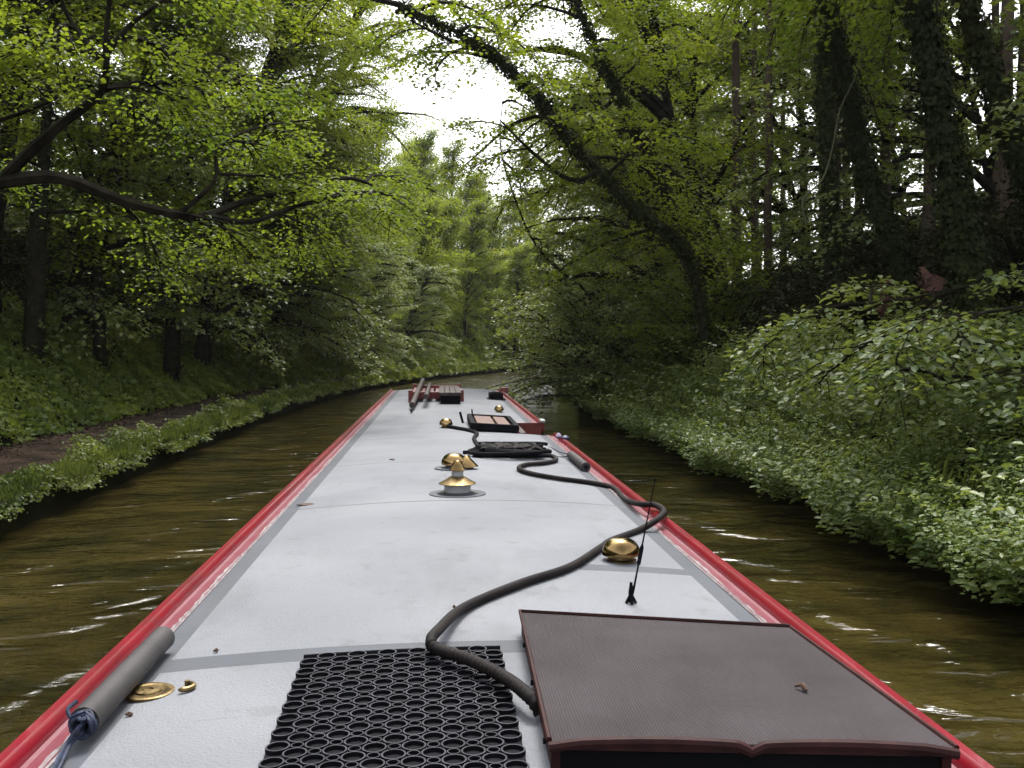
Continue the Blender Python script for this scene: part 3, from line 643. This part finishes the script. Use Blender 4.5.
sub(stay, 'stay', M['black'], lo)
hn = MB()
for y in (HY0+.15, HY1-.2): hn.tube([(LX1+.005, y, rz(LX1)+.03), (LX1+.005, y+.08, rz(LX1)+.03)], .014, 8)
sub(hn, 'hinge', M['oldbrass'], lo)

# mushroom vents
def dome_profile(r, h):
    p = [(r*.62, 0), (r*.62, h*.18), (r*.97, h*.2)]
    for i in range(9):
        a = R(-8)+i*R(98)/8; p.append((max(.001, r*math.cos(a)), h*.30+h*.7*math.sin(max(a, 0))+(-h*.08 if i == 0 else 0)))
    return p
def vent(px, py, r, h, flat=1.0):
    c = RP(px, py)
    b = MB(); b.lathe([(r*.8, 0), (r*.8, .006), (r*.62, .010), (r*.6, h*.26)], c, 28); o = part(b, 'mushroom_vent', M['oldbrass'], smooth=True)
    d = MB(); d.lathe(dome_profile(r, h)[2:], c+Vector((0,0,.006)), 36); sub(d, 'cap', M['brass'], o, smooth=True); return o
def dome_profile(r, h):
    p = [(r*.5, h*.24), (r*.93, h*.20), (r*.99, h*.22)]
    for i in range(11):
        a = i*R(90)/10; p.append((max(.0008, r*math.cos(a)**.8 if i < 10 else .0008), h*.30+h*.7*math.sin(a)))
    return p
vent(621, 561, .066, .076)
vent(446, 427.5, .058, .075)
vent(499, 412.5, .052, .07)
c = RP(454, 468)
b = MB(); b.lathe([(.115, 0), (.115, .003), (.05, .004), (.048, .03)], c, 32); vo = part(b, 'mushroom_vent', M['roof_band'], smooth=True)
d = MB(); d.lathe(dome_profile(.075, .085), c+Vector((0,0,.004)), 36); sub(d, 'cap', M['brass'], vo, smooth=True)
# a brass deflector leaning on that vent
d = MB(); cc = c+Vector((.072, -.02, .012)); d.lathe([(.075, 0), (.074, .004), (.012, .062), (.0008, .064)], cc, 28, sx=.95, sy=.8); 
sub(d, 'deflector', M['brass'], vo, smooth=True)
# flue collar with two brass cones
c = RP(457.5, 494); c.z += .001
b = MB(); b.lathe([(.138, 0), (.138, .004), (.001, .0042)], c, 48); ch = part(b, 'roof_chimney', M['roof_band'], smooth=True)
b = MB(); b.lathe([(.098, .0045), (.098, .009), (.066, .011), (.066, .0115)], c, 40); sub(b, 'flange', M['seam'], ch, smooth=True)
b = MB(); b.lathe([(.065, .010), (.065, .052), (.060, .056), (.058, .056)], c, 40); sub(b, 'collar', M['white'], ch, smooth=True)
b = MB(); b.lathe([(.055, .054), (.090, .050), (.092, .053), (.060, .070), (.034, .086), (.030, .088)], c, 40); sub(b, 'lower_cone', M['oldbrass'], ch, smooth=True)
b = MB(); b.lathe([(.029, .085), (.029, .118)], c, 32); sub(b, 'neck', M['white'], ch, smooth=True)
b = MB(); b.lathe([(.024, .117), (.039, .115), (.040, .118), (.030, .140), (.016, .160), (.004, .166), (.0008, .166)], c, 40); sub(b, 'upper_cone', M['brass'], ch, smooth=True)
# deck filler plate
c = RP(148, 693)
b = MB(); b.lathe([(.056, 0), (.056, .005), (.052, .0065), (.040, .006), (.038, .0045), (.030, .0045), (.028, .008), (.012, .009), (.010, .006), (.0008, .006)], c, 40); part(b, 'filler_cap', M['oldbrass'], smooth=True)
# aerial on its little tripod foot
c = RP(631, 603)
an = empty('aerial', c); tag(an, 'thin black whip aerial on a small splayed foot beside the nearest brass vent', 'aerial')
top = D(655, 480, c.y)-c
b = MB()
for a in (0, 1.6, 3.2, 4.8): b.tube([(0,0,.03), (math.cos(a)*.014, math.sin(a)*.014, 0)], [.003, .005], 6)
b.lathe([(.006, .01), (.008, .03), (.004, .06)], (0,0,0), 12); b.build('foot', M['black'], an, smooth=True)
b = MB(); b.tube([top*t for t in (.08, .3, .33, .45, .48, .7, 1)], [.0035,.0025,.006,.006,.0025,.002,.0018], 8); b.lathe([(.004,-.004),(.004,.004)], top, 8); b.build('whip', M['black'], an, smooth=True)

# ------------------------------------------------------------------ things lying on the roof
# ring mat
mt = MB()
cx0, cx1, my0, my1 = -.302, .122, 1.40, 2.34; mp = .034
nxm = int((cx1-cx0)/mp)+1; nym = int((my1-my0)/.0345)+1; dx = (cx1-cx0)/(nxm-1); dy = (my1-my0)/(nym-1); Hm = .010
def ring(mb, cx, cy, ro, ri, n):
    v = []; f = []; mm = []
    for k in range(n):
        a = 2*math.pi*(k+.5)/n; c_, s_ = math.cos(a), math.sin(a)
        v += [(cx+ro*c_, cy+ro*s_, 0), (cx+ro*c_, cy+ro*s_, Hm), (cx+ri*c_, cy+ri*s_, Hm), (cx+ri*c_, cy+ri*s_, 0)]
    for k in range(n):
        a = 4*k; b = 4*((k+1) % n)
        for q in range(3): f.append((a+q, b+q, b+q+1, a+q+1)); mm.append(1 if q == 1 else 0)
    mb.add([(x, y, z+rz(x)+.002) for x, y, z in v], f); mb.m[-len(f):] = mm
for i in range(nxm):
    for j in range(nym):
        X, Yy = cx0+i*dx, my0+j*dy
        if (i+j) % 2 == 0: ring(mt, X, Yy, .0225, .0192, 16)
        elif 0 < i < nxm-1 and 0 < j < nym-1: ring(mt, X, Yy, .0125, .0102, 10)
cxm, cym = (cx0+cx1)/2, my1
Mr = Matrix.Translation((cxm, cym, 0)) @ Matrix.Rotation(R(.6), 4, 'Z') @ Matrix.Translation((-cxm, -cym, 0))
mt.v = [tuple(Mr @ Vector(p)) for p in mt.v]
k0 = len(mt.v); gx = [cx0-.02+(cx1-cx0+.04)*i/8 for i in range(9)]
mt.add([tuple(Mr @ Vector((x, y, rz(x)+.0045))) for y in (my0-.02, my1+.02) for x in gx], [(i, i+1, 10+i, 9+i) for i in range(8)])
mt.tube([Mr @ Vector((x, my1+.022, rz(x)+.006)) for x in gx], .005, 6)
mo = mt.build('rubber_mat', [M['black'], M['matrub']]); tag(mo, 'black rubber ring mat lying on the near end of the boat roof', 'mat')
# brown hatch box with a moulded double-curved front
bx0, bx1 = .185, .965
A = P(520, 612, ZR+.10); B = P(790, 627, ZR+.10); C_ = P(957, 748, ZR+.10); Dp = P(549, 741, ZR+.10)
hb = empty('roof_box', (A.x, Dp.y, ZR)); tag(hb, 'low brown ribbed-top box with a wavy moulded front edge at the near right', 'box')
off = Vector(hb.location)
def L2(p): return Vector(p)-off
ZT = ZR+.10
t = MB()
def lerpq(u, w):                            # u across, w from near to far
    return Dp.lerp(C_, u).lerp(A.lerp(B, u), w)
N = 30; v = []; f = []
for wq in (0, 1):
    for i in range(N+1):
        p = lerpq(i/N, wq); v.append((p.x, p.y, 0))
top = MB()
tv = [L2((x, y, ZT)) for x, y, _ in v]; bv = [L2((x, y, ZT-.012)) for x, y, _ in v]
m_ = N+1
ff = [(i, i+1, m_+i+1, m_+i) for i in range(N)]
top.add(tv+bv, ff+[tuple(2*m_+k for k in q[::-1]) for q in ff]+[(i+1, i, 2*m_+i, 2*m_+i+1) for i in range(N)]+[(m_+i, m_+i+1, 3*m_+i+1, 3*m_+i) for i in range(N)]+[(0, m_, 3*m_, 2*m_), (m_-1, 3*m_-1, 4*m_-1, 2*m_-1)])
top.build('top', M['ribbed'], hb)
sd = MB()
def wall(p, q, z0, z1, th, nrm_):
    p = Vector(p); q = Vector(q); k = Vector(nrm_).normalized()*th
    vv = []
    for z in (z0, z1):
        for r in (p, q, q+k, p+k): vv.append(L2((r.x, r.y, z)))
    sd.add(vv, [(0,3,2,1),(4,5,6,7),(0,1,5,4),(1,2,6,5),(2,3,7,6),(3,0,4,7)])
inx = Vector((.018, 0, 0))
wall(Dp+inx*.2, A+inx*.2, ZR+.012, ZT-.0125, .016, (1,0,0)); wall(C_-inx*.5, B-inx*.5, ZR+.005, ZT-.0125, .016, (-1,0,0)); wall(A+inx*1.4+Vector((0,-.004,0)), B-inx*1.6+Vector((0,-.004,0)), ZR+.02, ZT-.0125, .016, (0,-1,0))
sd.build('side', M['brownedge'], hb)
fp = MB(); p, q = Dp+inx*.9+Vector((0,.006,0)), C_-inx*.9+Vector((0,.006,0)); sd = fp; wall(p, q, ZR+.006, ZT-.0125, .015, (0,1,0)); fp.build('front_panel', M['hull'], hb)
# moulded lip: two shallow waves meeting in a notch
lip = MB()
def lipz(u):
    a = abs(u-.5)
    return   .004-.011*math.exp(-(a/.02)**2)+.005*math.sin(min(1, a/.5)*math.pi*1.15)-.006*max(0, a-.42)/.08
pts = [L2(Dp.lerp(C_, i/60)+Vector((0,-.004,0))) for i in range(61)]
lip.tube([Vector((pt.x, pt.y, ZT-ZR-.005+lipz(i/60))) for i, pt in enumerate(pts)], .0095, 8)
vv = []; 
for i, pt in enumerate(pts): vv += [(pt.x, pt.y-.002, ZT-ZR-.004+lipz(i/60)), (pt.x, pt.y-.002, ZT-ZR-.013)]
lip.add(vv, [(2*i, 2*i+1, 2*i+3, 2*i+2) for i in range(60)])
lip.build('front_moulding', M['brownedge'], hb, smooth=True)
ed = MB(); ed.tube([L2(Dp+Vector((0,0,.002))), L2(A+Vector((0,0,.002))), L2(B+Vector((0,0,.002)))], .0055, 6); ed.tube([L2(B), L2(C_)], .005, 6)
ed.build('edging', M['brownedge'], hb, smooth=True)
sc_ = MB()
for w in (.12, .5, .82):
    p = Dp.lerp(A, w); sc_.tube([L2((p.x-.002, p.y, ZR+.06)), L2((p.x+.006, p.y, ZR+.06))], .006, 8)
sc_.build('screws', M['black'], hb)
# hose
hp_ = [(541,720),(530,704),(505,684),(470,666),(438,655),(431,647),(438,636),(465,612),(520,588),(570,571),(600,552),(612,544),(640,533),(658,522),(664,514),(655,508),(640,507),(625,502),(612,490),(590,485),(560,481),(532,476),(519,471),(525,467),(545,465),(556,462),(552,458),(535,456)]
hr = .0135; pts = []
for i, (x, y) in enumerate(hp_):
    q = RP(x, y); 
    lift = .0
    if i in (13,14,15,16): q = P(x, y, ZR+.045)
    if 1 <= i <= 4: q = P(x, y, ZR+.075 if i < 4 else ZR+.072)
    if i in (5,6): q = P(x, y, rz(q.x)+.03)
    pts.append(q+Vector((0,0,hr)))
sp = smooth_path(pts, 14); 
hs = MB(); k = len(sp); rad = []
# ribbed near end
dist = 0; fine = []
for i in range(len(sp)-1):
    L = (sp[i+1]-sp[i]).length; n = max(1, int(L/.004)) if i < 14*5 else 1
    for j in range(n): fine.append((sp[i].lerp(sp[i+1], j/n), i < 14*5))
    dist += L
fine.append((sp[-1], False)); acc = 0; prev = fine[0][0]
for p_, rb in fine:
    acc += (p_-prev).length; prev = p_
    rad.append(hr+(.0014*math.sin(acc*2*math.pi/.016) if rb else 0))
hs.tube([p_ for p_, _ in fine], rad, 12)
ho = hs.build('hose', M['hose'], smooth=True); tag(ho, 'long dark rubber hose snaking along the roof from the heap to the brown box', 'hose')
# heap of black hose and sheet
hc = RP(508, 455); hp2 = empty('hose_heap', hc); tag(hp2, 'flat dark heap of coiled hose and folded sheet in the middle of the roof', 'heap')
g = np.random.default_rng(4); hm = MB()
for k in range(9):
    w = g.uniform(.13, .24); dd = g.uniform(.1, .25); z = .012+.006*k; ox, oy = g.normal(0, .03), g.normal(0, .05)
    loop = [Vector((ox+w*math.cos(a)*(1+.1*math.sin(3*a+k)), oy+dd*math.sin(a), z+.006*math.sin(2*a+k))) for a in np.linspace(0, 2*math.pi*.93, 26)]
    hm.tube(loop, .012, 7)
for x0, x1, y, z in ((-.24,.05,-.17,.012),(-.30,-.05,-.1,.03),(0,.25,-.19,.012),(.1,.27,-.1,.03)):
    hm.tube(smooth_path([(x0,y,z),((x0+x1)/2,y-.02,z+.006),(x1,y+.02,z)], 5), .013, 7)
hm.build('coil', M['black'], hp2, smooth=True)
sh = MB(); nu, nv = 26, 14; v = []; f = []
for i in range(nu):
    for j in range(nv):
        x = -.2+.42*i/(nu-1); y = -.16+.34*j/(nv-1); v.append((x+.01*math.sin(j), y+.02*math.sin(i*.7), .055+.012*math.sin(i*.9+j*.5)+.01*math.sin(j*1.7)-.03*max(0, abs(i/(nu-1)-.5)*2-.7)))
for i in range(nu-1):
    for j in range(nv-1): f.append((i*nv+j, (i+1)*nv+j, (i+1)*nv+j+1, i*nv+j+1))
sh.add(v, f); so = sh.build('sheet', M['hose'], hp2, smooth=True); sm = so.modifiers.new('thick', 'SOLIDIFY'); sm.thickness = .006
cbl = MB(); cb = [(478,447),(474,440),(477,435),(470,432),(455,429),(448,428)]
cbl.tube(smooth_path([RP(*c)+Vector((0,0,.012)) for c in cb], 8), .016, 8); co = cbl.build('cable', M['black'], smooth=True); tag(co, 'thick black cable running from the heap to the brass vent left of the hatch', 'cable')
# near pipe fender
def fender(name, label, a, b, r, rope_pts, n=20):
    e = empty(name, a); d = Vector(b)-Vector(a); m_ = MB()
    pts = [d*t for t in np.linspace(0, 1, n)]
    pts = [-d.normalized()*-.0]+pts
    rr = [r*.55]+[r*(1+.02*math.sin(i*2.1)) for i in range(n)]; pts[0] = pts[1]-d.normalized()*.002
    pts.append(pts[-1]+d.normalized()*.008); rr.append(r*.6)
    m_.tube(pts, rr, 20); m_.build('sleeve', M['fender'], e, smooth=True)
    c = MB(); c.tube([-d.normalized()*.004, -d.normalized()*.002], r*.5, 12); c.build('core', M['black'], e)
    q = MB()
    for rp in rope_pts: q.tube(smooth_path([Vector(p)-Vector(a) for p in rp], 8), .0042, 6)
    q.build('rope', M['rope'], e, smooth=True)
    return tag(e, label, 'fender')
fa = P(84, 722, ZR+.055); fb = P(163, 638, ZR+.05)
fa.x -= .0; 
g = np.random.default_rng(6)
rp = [[fa+Vector((.0,-.004,0)), fa+Vector((.005,-.03,-.01)), P(70, 745, ZR+.03), P(55, 775, ZR+.02), P(35, 800, ZR+.02)],
      [fa+Vector((.01,0,.01)), fa+Vector((.0,-.035,.0)), P(64, 748, ZR+.03), P(50, 775, ZR+.03)]]
for k in range(5):
    kc = fa+Vector((.004,-.02,.002)); r1 = .016+.004*k*.5
    rp.append([kc+Vector((r1*math.cos(a+k), g.normal(0, .006), r1*math.sin(a+k))) for a in np.linspace(0, 5.5, 9)])
rp.append([fa+Vector((-.02,-.01,.01)), fa+Vector((-.03,.0,.025)), fa+Vector((-.02,.02,.034))])
fender('pipe_fender', 'long grey pipe fender on the left roof edge with blue rope in its end', fa, fb, .029, rp)
fender('pipe_fender', 'short grey pipe fender lying along the right roof edge beside the dark heap', P(586, 467, ZR+.04), P(571, 455, ZR+.04), .028,
       [[P(571,455,ZR+.04), P(560,452,ZR+.03), RP(550,447), RP(540,444), RP(528,446)], [P(571,455,ZR+.04), P(562,457,ZR+.02), RP(548,455)]])
# curled bit of metal, scattered debris
c = RP(187, 689); e = MB()
arc = [c+Vector((.020*math.cos(a)-.006, .022*math.sin(a), .006)) for a in np.linspace(-1.9, 1.5, 12)]
e.tube(arc, [.003]+[.006]*9+[.005, .004], 8); e.lathe([(.006,0),(.006,.012)], arc[-1]-Vector((0,0,.006)), 10)
tag(e.build('metal_clip', M['oldbrass'], smooth=True), 'small curved brown metal clip on the roof beside the round filler plate', 'clip')
def debris(px, py, s, lab, seed, n=1):
    g = np.random.default_rng(seed); p = RP(px, py)+Vector((0,0,.004)); m_ = MB(); k = 9
    ring_ = [Vector((math.cos(a)*s*g.uniform(.6, 1.1), math.sin(a)*s*.6*g.uniform(.6, 1.1), .002*math.sin(a*2))) for a in np.linspace(0, 2*math.pi, k, endpoint=False)]
    m_.add([p+r_ for r_ in ring_]+[p+Vector((0,0,.006))]+[p+r_*.9-Vector((0,0,.003)) for r_ in ring_], [(i, (i+1) % k, k) for i in range(k)]+[(i, k+1+i, k+1+(i+1) % k, (i+1) % k) for i in range(k)])
    o = m_.build('dead_leaf', M['dead']); 
    if lab: tag(o, lab, 'dead leaf')
    return o
debris(306, 505, .05, 'largest dead leaf, lying at the left edge of the roof beside a seam', 1)
debris(392, 460, .022, 'dead leaf alone on the left half of the roof beyond the chimney', 2)
debris(216, 652, .008, 'tiny dark speck of leaf on the grey band right of the fender', 3)
debris(129, 716, .008, 'tiny dark speck of leaf just below the round filler plate', 4)
debris(454, 608, .005, 'tiny dark crumb of leaf left of the hose on the near roof', 5)
p = P(801, 690, ZT+.002); m_ = MB(); m_.tube(smooth_path([p+Vector((-.008,.012,.004)), p+Vector((.004,.004,.008)), p+Vector((.006,-.012,.003))], 4), [.003]*4+[.006]*3+[.003]*2, 6)
tag(m_.build('dead_leaf', M['dead'], smooth=True), 'curled dark dead leaf lying on the brown box', 'dead leaf')
# blue and purple bits clipped over the right rail
e = empty('cloth_peg_bundle', (XR-.03, 7.8, ZR+.032)); tag(e, 'little blue and pale purple bundle tied over the right rail behind the open hatch', 'bundle')
a = MB(); a.lathe([(.010,0),(.03,.006),(.034,.018),(.018,.034),(.002,.037)], (.02,-.05,-.005), 14, sy=.9); a.build('blue_bag', M['blue'], e, smooth=True)
a = MB(); a.lathe([(.010,0),(.02,.006),(.026,.02),(.012,.042),(.002,.046)], (-.02,.06,-.005), 12, sy=1.2); a.build('pale_bag', M['palepurple'], e, smooth=True)

# gear at the bow end
yf_ = 12.6
rk = empty('roof_rack', (-.04, yf_, rz(0))); tag(rk, 'low rusty-red rack standing across the far end of the roof', 'rack')
def loc_(x, y, z): return (x+.04, y-yf_, z-rz(0))
for yy in (12.65, 14.6):
    a = MB(); a.box(-.37, .29, 0, .05, .05, .14); a.box(-.39, -.33, -.005, .055, 0, .16); a.box(.25, .31, -.005, .055, 0, .16)
    a.v = [loc_(x-.01, y+yy, z+rz(0)-.02) for x, y, z in a.v]; a.build('trestle', M['rust'], rk, bevel=.006)
for xx in (-.35, .27):
    a = MB(); a.box(xx-.02, xx+.02, 12.70, 14.6, rz(0)+.05, rz(0)+.09); a.v = [loc_(*p) for p in a.v]; a.build('side_bar', M['rust'], rk)
a = MB(); 
for i in range(5): a.box(-.30+i*.12, -.21+i*.12, 12.72, 14.58, rz(0)+.06, rz(0)+.08)
a.v = [loc_(*p) for p in a.v]; a.build('slats', M['rust'], rk)
def pole(name, label, p, q, r, m, cat, sq=False):
    e = MB(); e.tube([p, Vector(p).lerp(q, .5), q], [r*1.05, r, r], 12 if not sq else 4); o = e.build(name, M[m], smooth=not sq); return tag(o, label, cat)
pole('wooden_pole', 'thick grey wooden pole, leftmost on the red rack at the far end', P(412, 405, rz(0)+.05), D(423, 380, 15.2), .032, 'plank', 'pole')
pole('wooden_pole', 'shorter pale wooden pole on the red rack beside the brown-topped box', P(426, 396.5, rz(0)+.13), D(430, 384, 15), .028, 'plank', 'pole')
e = MB(); e.tube([P(411, 411, rz(0)+.02), P(418, 400, rz(0)+.02)], .012, 6); tag(e.build('black_bar', M['black'], smooth=True), 'thin black bar on the roof under the left wooden pole', 'boat hook')  # thin black bar on the roof below the near end of the left pole
q = RP(450, 404); e = empty('locker_box', q); tag(e, 'black box with a brown plank lid standing on the far roof by the red rack', 'box')
a = MB(); a.box(-.115, .125, 0, 1.8, .0, .10); a.build('body', M['black'], e)
a = MB()
for i in range(4): a.box(-.13+i*.068, -.065+i*.068, -.03, 1.85, .101, .14)
a.build('lid', M['plank'], e, bevel=.004)
q = RP(496.5, 400); e = empty('black_tray', q); tag(e, 'small open black tray on the right side of the far roof', 'tray')
a = MB(); a.box(-.09, .09, 0, .03, .012, .09); a.box(-.09, .09, .35, .38, .012, .09); a.box(-.09, -.065, .03, .35, .012, .09); a.box(.065, .09, .03, .35, .012, .09); a.build('rim', M['black'], e)
a = MB(); a.box(-.12, .12, -.04, .42, .0, .012); a.build('base', M['black'], e)
e = empty('mooring_cleat', P(507, 393, ZR)); tag(e, 'red and white fitting on the right rail at the far end of the roof', 'cleat')
a = MB(); a.box(-.10, .02, -.1, .1, 0, .09); a.build('block', M['rust'], e, bevel=.01); a = MB(); a.lathe([(.02, .09), (.022, .12), (.01, .14)], (0,0,0), 12); a.build('knob', M['white'], e, smooth=True)

# ------------------------------------------------------------------ damp air
hzb = MB(); hzb.box(-90, 160, -50, 190, -2, 40); hm_ = bpy.data.materials.new('damp_air'); hm_.use_nodes = True; nt = hm_.node_tree; nt.nodes.remove(nt.nodes['Principled BSDF'])
pv = nt.nodes.new('ShaderNodeVolumePrincipled'); pv.inputs['Density'].default_value = .00025; pv.inputs['Color'].default_value = (.93,.95,.93,1); pv.inputs['Anisotropy'].default_value = .3
nt.links.new(pv.outputs[0], nt.nodes['Material Output'].inputs['Volume'])
ho_ = hzb.build('haze', hm_); tag(ho_, kind='stuff'); tag(ho_, 'faint damp air paling the trees along the far canal', 'haze')
# ------------------------------------------------------------------ light
w = bpy.data.worlds.new('World'); scene.world = w; w.use_nodes = True; nt = w.node_tree
bg = nt.nodes['Background']; sky = nt.nodes.new('ShaderNodeTexSky'); sky.sky_type = 'NISHITA'; sky.sun_disc = False
EL, AZ = 60, 10
sky.sun_elevation = R(EL); sky.sun_rotation = R(AZ); sky.dust_density = 4; sky.air_density = 1.0
hsv = nt.nodes.new('ShaderNodeHueSaturation'); hsv.inputs['Saturation'].default_value = .25
nt.links.new(sky.outputs[0], hsv.inputs['Color']); nt.links.new(hsv.outputs[0], bg.inputs['Color']); bg.inputs['Strength'].default_value = .15
sd_ = bpy.data.lights.new('sun', 'SUN'); sd_.energy = 1.0; sd_.angle = R(15); sd_.color = (1, .97, .92)
so = bpy.data.objects.new('sun', sd_); COL.objects.link(so)
# sun direction to match the sky: rotation measured clockwise from +Y
ax, ay = math.sin(R(AZ)), math.cos(R(AZ)); dirv = Vector((ax*math.cos(R(EL)), ay*math.cos(R(EL)), math.sin(R(EL))))
so.rotation_euler = dirv.to_track_quat('Z', 'Y').to_euler(); so.location = (0, 0, 30)
vs = scene.view_settings; vs.view_transform = 'Standard'; vs.look = 'None'; vs.gamma = 1; vs.exposure = 1.55
scene.cycles.max_bounces = 6; scene.cycles.diffuse_bounces = 3; scene.cycles.glossy_bounces = 3; scene.cycles.transmission_bounces = 3
